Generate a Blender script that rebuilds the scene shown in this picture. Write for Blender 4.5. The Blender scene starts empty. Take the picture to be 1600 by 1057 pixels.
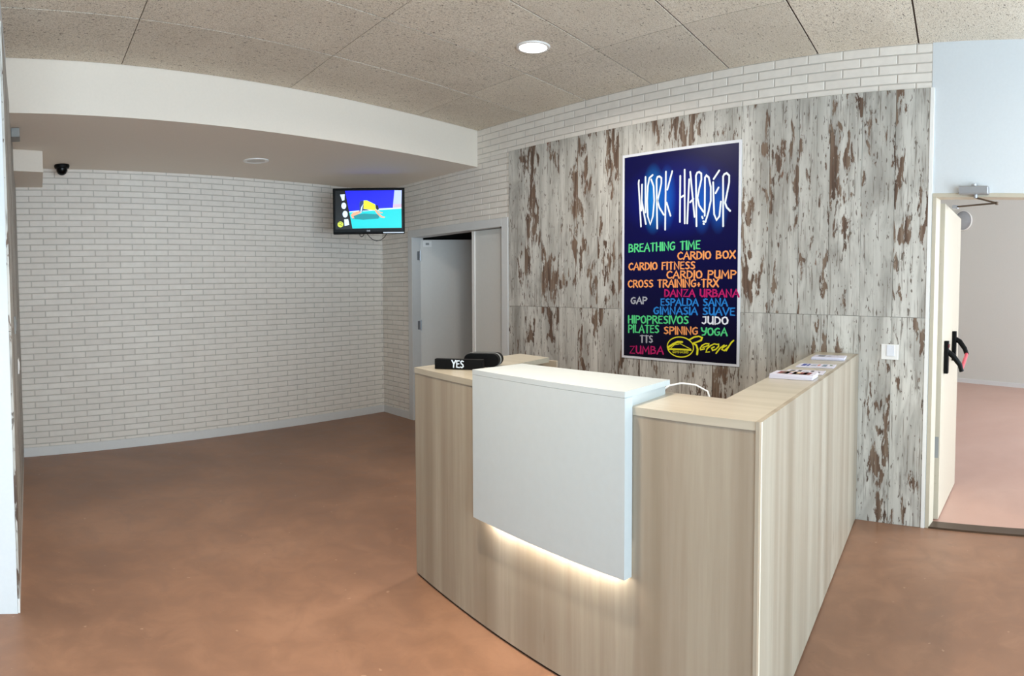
import bpy, math, random
from mathutils import Matrix, Vector

sc = bpy.context.scene
COL = sc.collection
random.seed(7)

# ---------------------------------------------------------------- camera
# the photograph is a stitched phone panorama: a central cylindrical projection
cam = bpy.data.cameras.new('camera')
cam.type = 'PANO'
cam.panorama_type = 'CENTRAL_CYLINDRICAL'
FPX, CY0 = 1060.337, 501.148
cam.central_cylindrical_range_u_min = -800 / FPX
cam.central_cylindrical_range_u_max = 800 / FPX
cam.central_cylindrical_range_v_min = -(1057 - CY0) / FPX
cam.central_cylindrical_range_v_max = CY0 / FPX
cam.central_cylindrical_radius = 1
cam_o = bpy.data.objects.new('camera', cam)
COL.objects.link(cam_o)
yaw, pitch, roll = 0.7125131, -0.0450208, -0.0030080
f_ = Vector((math.sin(yaw) * math.cos(pitch), math.cos(yaw) * math.cos(pitch), math.sin(pitch)))
r_ = Vector((math.cos(yaw), -math.sin(yaw), 0))
u_ = r_.cross(f_)
r2 = math.cos(roll) * r_ + math.sin(roll) * u_
u2 = -math.sin(roll) * r_ + math.cos(roll) * u_
M = Matrix((r2, u2, -f_)).transposed().to_4x4()
M.translation = Vector((-4.18855, -7.26884, 1.5))
cam_o.matrix_world = M
sc.camera = cam_o

# ---------------------------------------------------------------- world, lights, exposure
sc.view_settings.view_transform = 'Standard'
sc.view_settings.look = 'None'
sc.view_settings.exposure = 0.0
sc.view_settings.gamma = 1.0
sc.view_settings.use_curve_mapping = False
sc.cycles.use_denoising = True
sc.cycles.max_bounces = 10
sc.cycles.diffuse_bounces = 6

w = bpy.data.worlds.new('sky'); sc.world = w
w.use_nodes = True
bg = w.node_tree.nodes['Background']
bg.inputs[0].default_value = (0.62, 0.80, 1.0, 1)
bg.inputs[1].default_value = 1.0


def area(name, loc, target, sx, sy, energy, color, shape='RECTANGLE', spread=None):
    l = bpy.data.lights.new(name, 'AREA')
    l.shape = shape
    l.size = sx
    if shape in ('RECTANGLE', 'ELLIPSE'):
        l.size_y = sy
    l.energy = energy
    l.color = color
    if spread:
        l.spread = math.radians(spread)
    o = bpy.data.objects.new(name, l)
    COL.objects.link(o)
    o.location = loc
    o.rotation_euler = (Vector(target) - Vector(loc)).to_track_quat('-Z', 'Y').to_euler()
    return o


DAY = (0.60, 0.83, 1.0)
WARM = (1.0, 0.86, 0.70)
# daylight through the glazed front behind the camera; a lamp placed inside the hall stands for its daylight
area('daylight_front', (-3.6, -10.55, 1.55), (-3.2, 0, 1.1), 6.4, 2.5, 270, DAY)
# unseen fill lamp added outside, aimed upward to brighten the ceiling
area('ceiling_fill', (-3.4, -11.6, 0.25), (-3.0, -5.5, 3.0), 6.5, 1.6, 360, (0.84, 0.93, 1.0))
area('daylight_hall', (3.6, -10.9, 1.7), (3.6, 0, 1.0), 5.0, 2.6, 390, (0.85, 0.92, 1.0))
LAMPS = [(-1.154, -3.974), (-3.05, -5.35), (-3.3, -8.6), (-0.9, -8.3)]  # only the first is in view; the others are added to light the room
for i, (lx, ly) in enumerate(LAMPS):
    area('downlight_glow', (lx, ly, 3.045), (lx, ly, 0), 0.17, 0.17, (28, 34, 22, 18)[i], WARM if i else (1.0, 0.93, 0.85), 'DISK', spread=(170, 115, 170, 170)[i])

# ---------------------------------------------------------------- helpers
def lin(c):
    return tuple(((v / 255) / 12.92 if v / 255 <= 0.04045 else ((v / 255 + 0.055) / 1.055) ** 2.4) for v in c) + (1.0,)


def mat(name, rgb, rough=0.6, metal=0.0, spec=0.5, emit=None, estr=0.0, bump=None, vary=0.0):
    m = bpy.data.materials.new(name)
    m.use_nodes = True
    nt = m.node_tree
    b = nt.nodes['Principled BSDF']
    b.inputs['Base Color'].default_value = lin(rgb)
    b.inputs['Roughness'].default_value = rough
    b.inputs['Metallic'].default_value = metal
    b.inputs['Specular IOR Level'].default_value = spec
    if emit:
        b.inputs['Emission Color'].default_value = lin(emit)
        b.inputs['Emission Strength'].default_value = estr
    tc = nt.nodes.new('ShaderNodeTexCoord')
    n = nt.nodes.new('ShaderNodeTexNoise')
    n.inputs['Scale'].default_value = bump[0] if bump else 30
    n.inputs['Detail'].default_value = 3
    nt.links.new(tc.outputs['Object'], n.inputs['Vector'])
    # faint tone variation so that nothing is a dead flat colour
    if not emit:
        mr = nt.nodes.new('ShaderNodeMapRange')
        mr.inputs['To Min'].default_value = 1 - 0.03 - vary
        mr.inputs['To Max'].default_value = 1 + 0.03 + vary
        nt.links.new(n.outputs['Fac'], mr.inputs['Value'])
        mx = nt.nodes.new('ShaderNodeVectorMath'); mx.operation = 'SCALE'
        mx.inputs[0].default_value = lin(rgb)[:3]
        nt.links.new(mr.outputs['Result'], mx.inputs['Scale'])
        nt.links.new(mx.outputs['Vector'], b.inputs['Base Color'])
    if bump:
        bp = nt.nodes.new('ShaderNodeBump')
        bp.inputs['Strength'].default_value = bump[1]
        bp.inputs['Distance'].default_value = 0.002
        nt.links.new(n.outputs['Fac'], bp.inputs['Height'])
        nt.links.new(bp.outputs['Normal'], b.inputs['Normal'])
    return m


class G:
    """small node-graph helper"""
    def __init__(s, name, rough=0.6, spec=0.5):
        s.m = bpy.data.materials.new(name); s.m.use_nodes = True
        s.nt = s.m.node_tree; s.b = s.nt.nodes['Principled BSDF']
        s.b.inputs['Roughness'].default_value = rough
        s.b.inputs['Specular IOR Level'].default_value = spec

    def n(s, t, **kw):
        nd = s.nt.nodes.new(t)
        for k, v in kw.items():
            if k.startswith('i_'):
                nd.inputs[k[2:].replace('_', ' ')].default_value = v
            else:
                setattr(nd, k, v)
        return nd

    def l(s, a, b): s.nt.links.new(a, b)

    def geo(s): return s.n('ShaderNodeNewGeometry').outputs['Position']

    def mapping(s, vec, scale, loc=None):
        mp = s.n('ShaderNodeMapping'); mp.inputs['Scale'].default_value = scale
        s.l(vec, mp.inputs['Vector'])
        if loc is not None: s.l(loc, mp.inputs['Location'])
        return mp.outputs[0]

    def noise(s, vec, scale, detail=3, rough=0.5, dist=0.0):
        nd = s.n('ShaderNodeTexNoise'); nd.inputs['Scale'].default_value = scale
        nd.inputs['Detail'].default_value = detail; nd.inputs['Roughness'].default_value = rough
        nd.inputs['Distortion'].default_value = dist
        s.l(vec, nd.inputs['Vector']); return nd.outputs['Fac']

    def ramp(s, fac, stops, interp='LINEAR'):
        r = s.n('ShaderNodeValToRGB'); cr = r.color_ramp; cr.interpolation = interp
        while len(cr.elements) < len(stops): cr.elements.new(0.5)
        for e, (p, c) in zip(cr.elements, stops):
            e.position = p
            e.color = lin(c) if isinstance(c, tuple) else (c, c, c, 1)
        s.l(fac, r.inputs['Fac']); return r.outputs['Color']

    def mix(s, fac, a, b, blend='MIX'):
        m = s.n('ShaderNodeMix', data_type='RGBA', blend_type=blend)
        for inp, v in ((m.inputs[0], fac), (m.inputs[6], a), (m.inputs[7], b)):
            if hasattr(v, 'links'): s.l(v, inp)
            elif isinstance(v, tuple): inp.default_value = lin(v)
            else: inp.default_value = v
        return m.outputs[2]

    def math(s, op, a, b=None):
        m = s.n('ShaderNodeMath', operation=op)
        for inp, v in ((m.inputs[0], a), (m.inputs[1], b)):
            if v is None: continue
            if hasattr(v, 'links'): s.l(v, inp)
            else: inp.default_value = v
        return m.outputs[0]

    def bump(s, h, strength, dist=0.003):
        bp = s.n('ShaderNodeBump'); bp.inputs['Strength'].default_value = strength
        bp.inputs['Distance'].default_value = dist
        s.l(h, bp.inputs['Height']); s.l(bp.outputs['Normal'], s.b.inputs['Normal'])

    def out(s, c): s.l(c, s.b.inputs['Base Color']); return s.m


def ceiling_material():
    g = G('wood_wool_board', 0.95, 0.1)
    info = g.n('ShaderNodeObjectInfo').outputs['Random']
    off = g.n('ShaderNodeVectorMath', operation='SCALE'); off.inputs[0].default_value = (37, 91, 13)
    g.l(info, off.inputs['Scale'])
    tc = g.n('ShaderNodeTexCoord').outputs['Object']
    v = g.mapping(tc, (1, 1, 1), off.outputs[0])
    v2 = g.mapping(tc, (1.0, 2.4, 1), off.outputs[0])
    big = g.noise(v, 2.2, 2)
    strands = g.noise(v2, 42, 5, 0.75, 1.6)
    fine = g.noise(v, 150, 3, 0.7)
    base = g.ramp(strands, [(0.28, (168, 156, 138)), (0.42, (232, 222, 204)), (0.56, (242, 234, 219)), (0.72, (250, 246, 238))])
    base = g.mix(g.ramp(fine, [(0.35, 1.0), (0.5, 0.0)]), base, (176, 164, 146))
    specks = g.noise(v2, 48, 2, 0.5, 0.6)
    base = g.mix(g.ramp(specks, [(0.30, 1.0), (0.36, 0.0)]), base, (84, 72, 60))
    base = g.mix(g.ramp(big, [(0.35, 0.15), (0.65, 0.0)]), base, (170, 156, 138))
    tint = g.ramp(info, [(0.0, 0.92), (1.0, 1.03)])
    base = g.mix(1.0, base, tint, 'MULTIPLY')
    g.bump(strands, 0.6, 0.004)
    return g.out(base)


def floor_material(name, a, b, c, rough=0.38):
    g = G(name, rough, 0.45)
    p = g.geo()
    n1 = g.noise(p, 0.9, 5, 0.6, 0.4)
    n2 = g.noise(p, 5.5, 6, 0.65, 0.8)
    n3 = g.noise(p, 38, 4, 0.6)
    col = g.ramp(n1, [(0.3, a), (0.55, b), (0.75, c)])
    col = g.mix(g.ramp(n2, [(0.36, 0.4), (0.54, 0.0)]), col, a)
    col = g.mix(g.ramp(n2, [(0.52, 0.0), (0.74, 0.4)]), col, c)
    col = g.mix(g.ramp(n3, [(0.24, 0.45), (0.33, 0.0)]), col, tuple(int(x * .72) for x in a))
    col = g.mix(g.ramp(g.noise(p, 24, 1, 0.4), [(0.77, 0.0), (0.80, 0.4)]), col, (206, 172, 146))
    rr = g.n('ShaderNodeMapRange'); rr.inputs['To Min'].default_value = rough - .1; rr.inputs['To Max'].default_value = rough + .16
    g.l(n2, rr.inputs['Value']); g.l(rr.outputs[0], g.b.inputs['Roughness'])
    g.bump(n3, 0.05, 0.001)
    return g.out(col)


def peeling_plank_material(name, light=1.0):
    g = G(name, 0.55, 0.35)
    info = g.n('ShaderNodeObjectInfo').outputs['Random']
    off = g.n('ShaderNodeVectorMath', operation='SCALE'); off.inputs[0].default_value = (53, 17, 71)
    g.l(info, off.inputs['Scale'])
    tc = g.n('ShaderNodeTexCoord').outputs['Object']
    q = g.mapping(tc, (1, 1, 1), off.outputs[0])
    v = g.mapping(q, (1, 1, 0.26))
    vv = g.mapping(q, (1, 1, 0.05))
    vw = g.mapping(q, (1, 1, 0.35))
    tone = g.noise(vv, 9, 3)
    base = g.ramp(tone, [(0.3, (176, 173, 165)), (0.5, (203, 200, 192)), (0.7, (218, 215, 207))])
    # grey smears
    base = g.mix(g.ramp(g.noise(vw, 5.0, 4, 0.6, 0.6), [(0.48, 0.0), (0.68, 0.62)]), base, (138, 133, 126))
    base = g.mix(g.ramp(g.noise(g.mapping(q, (1, 1, 0.10)), 11, 4, 0.6, 0.3), [(0.55, 0.0), (0.68, 0.36)]), base, (120, 114, 106))
    # fine dark grain lines
    base = g.mix(g.ramp(g.noise(vv, 75, 3, 0.6), [(0.32, 0.75), (0.43, 0.0)]), base, (116, 106, 96))
    # peeled flakes, clustered
    clus = g.noise(vw, 4.2, 2, 0.5)
    flake = g.noise(v, 24, 5, 0.62, 0.3)
    s = g.math('MULTIPLY', g.math('ADD', flake, g.math('MULTIPLY', clus, 1.0)), 0.5)
    mask = g.ramp(s, [(0.555, 0.0), (0.562, 1.0)])
    brown = g.ramp(g.noise(vv, 38, 4), [(0.35, (84, 66, 55)), (0.5, (112, 90, 75)), (0.65, (136, 118, 102))])
    red = g.ramp(g.noise(vw, 4.5, 1), [(0.70, 0.0), (0.74, 0.7)])
    brown = g.mix(red, brown, (132, 82, 62))
    base = g.mix(mask, base, brown)
    rim = g.ramp(s, [(0.535, 0.0), (0.552, 0.3), (0.556, 0.0)])
    base = g.mix(rim, base, (92, 84, 76))
    # small chips everywhere
    base = g.mix(g.ramp(g.noise(v, 62, 2, 0.5, 0.4), [(0.655, 0.0), (0.67, 0.9)]), base, (104, 92, 82))
    tint = g.ramp(info, [(0.0, 0.90 * light), (0.5, 1.0 * light), (1.0, 0.94 * light)])
    base = g.mix(1.0, base, tint, 'MULTIPLY')
    g.bump(g.math('MULTIPLY', mask, -1.0), 0.25, 0.001)
    return g.out(base)


def ash_material(name, k=1.0):
    g = G(name, 0.42, 0.35)
    tc = g.n('ShaderNodeTexCoord').outputs['Object']
    vv = g.mapping(tc, (1, 1, 0.05))
    v3 = g.mapping(tc, (1, 1, 0.012))
    sc_ = lambda c: tuple(int(x * k) for x in c)
    base = g.ramp(g.noise(v3, 6.0, 3, 0.5), [(0.32, sc_((172, 157, 137))), (0.46, sc_((187, 173, 153))), (0.54, sc_((196, 184, 165))), (0.68, sc_((210, 199, 181)))])
    base = g.mix(g.ramp(g.noise(vv, 38, 4, 0.6), [(0.40, 0.22), (0.6, 0.0)]), base, sc_((162, 145, 124)))
    base = g.mix(g.ramp(g.noise(g.mapping(tc, (1, 1, 0.15)), 20, 2, 0.5), [(0.22, 0.4), (0.27, 0.0)]), base, sc_((150, 126, 102)))
    return g.out(base)


def ash_top_material(name):
    g = G(name, 0.30, 0.4)
    tc = g.n('ShaderNodeTexCoord').outputs['Object']
    vv = g.mapping(tc, (1, 0.05, 1))
    base = g.ramp(g.noise(vv, 14, 3, 0.55), [(0.35, (172, 164, 146)), (0.65, (188, 180, 163))])
    return g.out(base)


def brick_material(name, a, b):
    g = G(name, 0.75, 0.25)
    info = g.n('ShaderNodeObjectInfo').outputs['Random']
    p = g.geo()
    col = g.ramp(info, [(0.0, a), (1.0, b)])
    col = g.mix(g.ramp(g.noise(p, 14, 5, 0.6), [(0.35, 0.25), (0.6, 0.0)]), col, tuple(int(x * .93) for x in a))
    g.bump(g.noise(p, 90, 4, 0.6), 0.15, 0.001)
    return g.out(col)


def poster_material():
    g = G('poster_print', 0.4, 0.2)
    p = g.geo()
    sep = g.n('ShaderNodeSeparateXYZ'); g.l(p, sep.inputs[0])

    def blob(y, z, ry, rz):
        a = g.math('DIVIDE', g.math('SUBTRACT', sep.outputs[1], y), ry)
        b = g.math('DIVIDE', g.math('SUBTRACT', sep.outputs[2], z), rz)
        d = g.math('SQRT', g.math('ADD', g.math('MULTIPLY', a, a), g.math('MULTIPLY', b, b)))
        return g.ramp(d, [(0.0, 1.0), (0.45, 0.65), (1.0, 0.0)])
    col = g.ramp(sep.outputs[2], [(0.0, (10, 4, 60)), (1.0, (10, 4, 60))])
    z1 = g.n('ShaderNodeMapRange'); z1.inputs['From Min'].default_value = 0.96; z1.inputs['From Max'].default_value = 1.9
    g.l(sep.outputs[2], z1.inputs['Value'])
    col = g.mix(z1.outputs[0], (3, 1, 24), (2, 2, 66))
    for y, z, ry, rz, c, k in ((-4.32, 2.20, .56, .32, (3, 26, 140), .7), (-4.09, 2.2, .12, .28, (16, 120, 205), 1), (-4.22, 2.2, .09, .26, (14, 96, 200), .8),
                               (-4.54, 2.16, .10, .26, (14, 96, 200), .8), (-4.68, 2.12, .09, .22, (14, 96, 200), .7)):
        col = g.mix(g.math('MULTIPLY', blob(y, z, ry, rz), k), col, c)
    col = g.mix(g.ramp(g.noise(g.mapping(p, (1, 1, 0.6)), 55, 2), [(0.78, 0.0), (0.80, 0.7)]), col, (120, 170, 240))
    return g.out(col)


class MB:
    def __init__(s): s.v = []; s.f = []

    def poly(s, pts, ):
        i = len(s.v); s.v += [tuple(p) for p in pts]; s.f.append(tuple(range(i, i + len(pts)))); return s

    def box(s, a, b):
        (x0, y0, z0), (x1, y1, z1) = a, b
        x0, x1 = sorted((x0, x1)); y0, y1 = sorted((y0, y1)); z0, z1 = sorted((z0, z1))
        return s.prism([(x0, y0), (x1, y0), (x1, y1), (x0, y1)], z0, z1)

    def prism(s, pts, z0, z1):
        # pts: plan polygon, extruded upwards
        ar = sum(pts[k][0] * pts[(k + 1) % len(pts)][1] - pts[(k + 1) % len(pts)][0] * pts[k][1] for k in range(len(pts)))
        if ar < 0: pts = pts[::-1]
        n = len(pts); i = len(s.v)
        s.v += [(p[0], p[1], z0) for p in pts] + [(p[0], p[1], z1) for p in pts]
        s.f.append(tuple(i + k for k in range(n - 1, -1, -1)))
        s.f.append(tuple(i + n + k for k in range(n)))
        for k in range(n):
            s.f.append((i + k, i + (k + 1) % n, i + n + (k + 1) % n, i + n + k))
        return s

    def xform_since(s, start, fn):
        for k in range(start, len(s.v)): s.v[k] = tuple(fn(s.v[k]))
        return s

    def tube(s, pts, r, n=8, caps=True):
        pts = [Vector(p) for p in pts]; i0 = len(s.v); prev = None
        for k, p in enumerate(pts):
            t = (pts[min(k + 1, len(pts) - 1)] - pts[max(k - 1, 0)]).normalized()
            if prev is None:
                a = t.orthogonal().normalized()
            else:
                a = (prev - t * prev.dot(t)).normalized()
            prev = a; b = t.cross(a)
            rr = r[k] if isinstance(r, (list, tuple)) else r
            for j in range(n):
                an = 2 * math.pi * j / n
                s.v.append(tuple(p + (a * math.cos(an) + b * math.sin(an)) * rr))
        for k in range(len(pts) - 1):
            for j in range(n):
                a = i0 + k * n + j; b2 = i0 + k * n + (j + 1) % n
                s.f.append((a, b2, b2 + n, a + n))
        if caps:
            s.f.append(tuple(i0 + j for j in range(n - 1, -1, -1)))
            s.f.append(tuple(i0 + (len(pts) - 1) * n + j for j in range(n)))
        return s

    def lathe(s, prof, c=(0, 0, 0), n=40, caps=False):
        # prof: list of (radius, height)
        i0 = len(s.v)
        for r, h in prof:
            for j in range(n):
                an = 2 * math.pi * j / n
                s.v.append((c[0] + r * math.cos(an), c[1] + r * math.sin(an), c[2] + h))
        for k in range(len(prof) - 1):
            for j in range(n):
                a = i0 + k * n + j; b2 = i0 + k * n + (j + 1) % n
                s.f.append((a, b2, b2 + n, a + n))
        if caps and prof[0][0] > 1e-4: s.f.append(tuple(i0 + j for j in range(n - 1, -1, -1)))
        if caps and prof[-1][0] > 1e-4: s.f.append(tuple(i0 + (len(prof) - 1) * n + j for j in range(n)))
        return s

    def build(s, name, m, parent=None, label=None, kind=None, bevel=0, smooth=False, loc=None, rz=None, **props):
        me = bpy.data.meshes.new(name)
        me.from_pydata(s.v, [], s.f)
        me.update()
        me.materials.append(m)
        if smooth:
            for p in me.polygons: p.use_smooth = True
            me.set_sharp_from_angle(angle=math.radians(40))
        return place(name, me, parent, label, kind, bevel, loc, rz, **props)


def place(name, me, parent=None, label=None, kind=None, bevel=0, loc=None, rz=None, **props):
    o = bpy.data.objects.new(name, me)
    COL.objects.link(o)
    if loc is not None: o.location = loc
    if rz is not None: o.rotation_euler = (0, 0, rz)
    if parent is not None: o.parent = parent
    if label: o['label'] = label
    if kind: o['kind'] = kind
    for k, v in props.items(): o[k] = v
    if bevel:
        b = o.modifiers.new('bevel', 'BEVEL'); b.width = bevel; b.segments = 2; b.limit_method = 'ANGLE'
    return o


def thing(name, label, cat, loc=(0, 0, 0), rz=0.0, group=None):
    o = bpy.data.objects.new(name, None)
    COL.objects.link(o)
    o.empty_display_size = 0.1
    o.location = loc; o.rotation_euler = (0, 0, rz)
    o['label'] = label; o['category'] = cat
    if group: o['group'] = group
    return o


# ---------------------------------------------------------------- materials
M_CEIL = ceiling_material()
M_SLAB = mat('ceiling_void', (66, 48, 38), 0.95)
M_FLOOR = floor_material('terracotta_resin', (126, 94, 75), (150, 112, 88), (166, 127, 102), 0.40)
M_FLOOR2 = floor_material('terracotta_resin_hall_lit', (190, 152, 136), (197, 160, 144), (203, 168, 152), 0.40)  # same resin as the lobby, painted paler for the hall's daylight and glare
M_WHITE = mat('white_plaster', (212, 217, 220), 0.8, bump=(60, 0.05))
M_BEAM = mat('bulkhead_paint', (230, 221, 208), 0.8, bump=(60, 0.05))
M_GREYWALL = mat('hall_paint', (214, 212, 204), 0.85, bump=(60, 0.05))
M_MORTAR = mat('mortar', (194, 188, 180), 0.9, bump=(120, 0.2))
M_BRICK = brick_material('white_brick', (230, 223, 214), (239, 233, 224))
M_PLANK = peeling_plank_material('peeling_painted_plank')
M_GPLANK = peeling_plank_material('grey_painted_plank', 0.8)
M_DARK = mat('plank_backing', (40, 34, 30), 0.9)
M_SKIRT = mat('baseboard_white', (222, 222, 220), 0.5)
M_FRAME = mat('door_frame_white', (214, 214, 212), 0.45)
M_LEAF = mat('door_leaf_white', (216, 215, 210), 0.4)
M_LEAF2 = mat('door_leaf_cream', (194, 185, 166), 0.45)
M_ASH = ash_material('pale_ash_laminate', .86)
M_ASH2 = ash_material('pale_ash_laminate_side', .86)
M_ASHTOP = ash_top_material('pale_ash_worktop')
M_EDGE = mat('ash_edge', (184, 168, 148), 0.45)
M_EDGE2 = mat('ash_edge_light', (206, 195, 176), 0.45)
M_CAPW = mat('white_laminate', (192, 200, 202), 0.35)
M_BLACK = mat('black_plastic', (6, 6, 7), 0.5, spec=.15)
M_GLOSS = mat('black_gloss', (2, 2, 3), 0.25, spec=.2)
M_METAL = mat('satin_metal', (176, 178, 182), 0.35, 0.7)
M_METALD = mat('dark_metal', (92, 76, 62), 0.45, 0.5)
M_GREY = mat('grey_plastic', (150, 152, 150), 0.6)
M_WPLA = mat('white_plastic', (238, 236, 232), 0.35)
M_RED = mat('red_plastic', (214, 84, 96), 0.4)
M_DKRED = mat('dark_red_plastic', (90, 14, 22), 0.4)
M_PAPER = mat('paper_white', (208, 206, 220), 0.6)
M_ROOM = mat('store_room_paint', (120, 118, 114), 0.9)
M_LED = mat('led_strip_light', (255, 244, 220), 0.5, emit=(255, 243, 228), estr=130)
M_LAMP = mat('lamp_diffuser', (255, 255, 255), 0.5, emit=(255, 252, 245), estr=14)
M_LAMPOFF = mat('lamp_glass_off', (196, 192, 184), 0.35)
M_POSTER = poster_material()

AL = 0.20253
CA, SA = math.cos(AL), math.sin(AL)
XL = -4.285            # left wall plane
ZC, ZS, ZP, ZSEAM = 3.078, 2.722, 2.796, 1.349
SOFF = 1.9045
REAR = -10.3


def SK(s, t, z=None):
    """point at distance s along the back wall direction and t in front of it"""
    p = (-s * CA, -t - s * SA)
    return p if z is None else (p[0], p[1], z)


SBACK = -XL / CA        # length of the back wall

# ---------------------------------------------------------------- setting
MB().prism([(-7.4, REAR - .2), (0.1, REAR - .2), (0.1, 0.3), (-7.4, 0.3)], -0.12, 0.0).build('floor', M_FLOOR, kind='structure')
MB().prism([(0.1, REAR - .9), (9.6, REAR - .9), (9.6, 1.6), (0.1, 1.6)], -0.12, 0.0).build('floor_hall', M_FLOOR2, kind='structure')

ceil = MB().prism([(-7.4, REAR - .2), (0.2, REAR - .2), (0.2, 0.3), (-7.4, 0.3)], 3.084, 3.22).build('ceiling', M_SLAB, kind='structure')
sl = [0, .841] + [.841 + 1.3676 * k for k in range(1, 5)] + [7.5]
tl = [SOFF, SOFF + .7735] + [SOFF + .7735 + .6885 * k for k in range(1, 12)]
for i in range(len(sl) - 1):
    for j in range(len(tl) - 1):
        s0, s1, t0, t1 = sl[i] + .003, sl[i + 1] - .003, tl[j] + .006, tl[j + 1] - .006
        if i == 0: s0 = -.02
        pc = SK((s0 + s1) / 2, (t0 + t1) / 2)
        if pc[1] < REAR + .1: continue
        if pc[1] > -3.6 and sl[i] > SBACK: continue
        dz = random.uniform(-.0008, .0008)
        m = MB()
        pts = [SK(s0, t0), SK(s1, t0), SK(s1, t1), SK(s0, t1)]
        m.prism([(p[0] - pc[0], p[1] - pc[1]) for p in pts], 0, 0.021)
        m.build('ceiling_panel', M_CEIL, ceil, loc=(pc[0], pc[1], ZC + dz))

# bulkhead: dropped part over the back of the room
bp = [SK(0, 0.0), SK(SBACK, 0.0), (XL, -SOFF - SBACK * SA), (0, -SOFF)]
MB().prism(bp, ZS, 3.10).build('ceiling_bulkhead', M_BEAM, kind='structure')

# back wall
wall_back = MB().prism([(0.12, 0.02), (0.12, 0.25), SK(SBACK + .2, -.2), SK(SBACK + .2, 0), (0, 0)], 0, 3.1).build('wall_back', M_MORTAR, kind='structure')

# right wall (brick and plank clad) with the first doorway
DY0, DY1, DZ = -.70, -2.29, 2.105       # clear opening in wall
wr = MB()
for y0, y1, z0, z1 in ((.02, DY0 + .03, 0, 3.1), (DY0 + .03, DY1 - .03, DZ + .03, 3.1), (DY1 - .03, -6.215, 0, 3.1)):
    wr.box((0, y0, z0), (.12, y1, z1))
wall_right = wr.build('wall_right', M_MORTAR, kind='structure')
we = MB()
D2A, D2B, D2Z = -6.262, -7.27, 2.112
for y0, y1, z0, z1 in ((-6.215, D2A + .015, 0, 3.1), (D2A + .015, D2B - .015, D2Z + .01, 3.1), (D2B - .015, REAR, 0, 3.1)):
    we.box((-.004, y0, z0), (.10, y1, z1))
we.build('wall_entrance', M_WHITE, kind='structure')

# left wall and the white return towards the lobby
wall_left = MB().prism([(XL, -.7), (XL, -4.078), (XL - .12, -4.078), (XL - .12, -.7)], 0, 3.1).build('wall_left', M_WHITE, kind='structure')
MB().prism([(XL, -4.08), (-7.4, -4.08), (-7.4, -3.95), (XL, -3.95)], 0, 3.1).build('wall_lobby', M_WHITE, kind='structure')
MB().box((-7.4, REAR, 0), (-7.28, -4.0, 3.1)).build('wall_lobby_left', M_WHITE, kind='structure')
# unseen lobby end with glazed front, added behind the camera to carry light: dado, head, piers and mullions of a shop window
wf = MB()
wf.box((-7.4, REAR - .15, 0), (.1, REAR, .25)); wf.box((-7.4, REAR - .15, 2.85), (.1, REAR, 3.1))
wf.box((-7.4, REAR - .15, 0), (-6.9, REAR, 3.1)); wf.box((-.35, REAR - .15, 0), (.1, REAR, 3.1))
wf.build('wall_front', M_WHITE, kind='structure')
w1 = MB()
for x in (-6.88, -5.3, -3.65, -2.0, -.40):
    w1.box((x, REAR - .1, .25), (x + .05, REAR - .04, 2.85))
w1.box((-6.9, REAR - .1, .25), (-.35, REAR - .04, .31)); w1.box((-6.9, REAR - .1, 2.79), (-.35, REAR - .04, 2.85))
w1.build('window_1', M_METAL, kind='structure')

# hall beyond the second door
FW0, FW1 = Vector((7.9, -3.08)), Vector((6.35, -7.66))
MB().prism([FW0[:], FW1[:], (FW1[0] + .2, FW1[1]), (FW0[0] + .2, FW0[1])], 0, 4.1).build('wall_hall_far', M_GREYWALL, kind='structure')
MB().prism([FW1[:], (5.6, REAR - .8), (5.8, REAR - .8), (FW1[0] + .2, FW1[1])], 0, 4.1).build('wall_hall_right', M_GREYWALL, kind='structure')
MB().box((.12, -3.2, 0), (9.0, -3.06, 4.1)).build('wall_hall_left', M_GREYWALL, kind='structure')
MB().box((.0, REAR - .8, 4.0), (9.0, -3.0, 4.12)).build('ceiling_hall', M_WHITE, kind='structure')
d = (FW1 - FW0).normalized()
nrm = Vector((-d.y, d.x)) if d.x < 0 and False else Vector((d.y, -d.x))
off = nrm * .014
MB().prism([FW0[:], FW1[:], (FW1 + off)[:], (FW0 + off)[:]], 0, .07).build('baseboard_hall', M_SKIRT, kind='structure')
# walls of the small dark room behind the first door
sr = MB()
sr.box((.12, .1, 0), (2.4, .25, 2.6)); sr.box((2.4, -3.06, 0), (2.55, .25, 2.6)); sr.box((.12, -3.06, 2.5), (2.55, .25, 2.6))
sr.build('wall_storeroom', M_ROOM, kind='structure')

# upper wall of the hall above the lobby ceiling line (keeps the hall closed)
MB().box((0, REAR - .8, 3.1), (.12, -3.0, 4.1)).build('wall_hall_near', M_WHITE, kind='structure')

# baseboards
MB().prism([SK(.0, 0), SK(SBACK, 0), SK(SBACK, .014), SK(.0, .014)], 0, .088).build('baseboard_back', M_SKIRT, kind='structure', bevel=.002)
MB().box((0, -.01, 0), (-.014, -.615, .088)).build('baseboard_right', M_SKIRT, kind='structure', bevel=.002)
MB().box((XL, -.9, 0), (XL + .012, -4.075, .07)).build('baseboard_left', M_SKIRT, kind='structure', bevel=.002)
MB().box((-.012, D2A + .003, 0), (.10, D2B, .012)).build('trim_1', M_METALD, kind='structure')
# white corner strip that closes the plank cladding
MB().box((-.016, -6.209, 0), (0, -6.232, ZP)).build('trim_2', M_WPLA, kind='structure')
# boxed duct in the far left corner under the bulkhead
MB().prism([(XL, -.86), (XL, -1.71), (-4.03, -1.60), (-4.02, -.80)], 2.545, ZS).build('trim_3', M_BEAM, kind='structure', bevel=.004)


# ---------------------------------------------------------------- bricks
def clip(r, box):
    a = (max(r[0], box[0]), min(r[1], box[1]), max(r[2], box[2]), min(r[3], box[3]))
    return a if a[1] - a[0] > .012 and a[3] - a[2] > .008 else None


CAMXY = Vector((-4.18855, -7.26884, 1.5))


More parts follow.
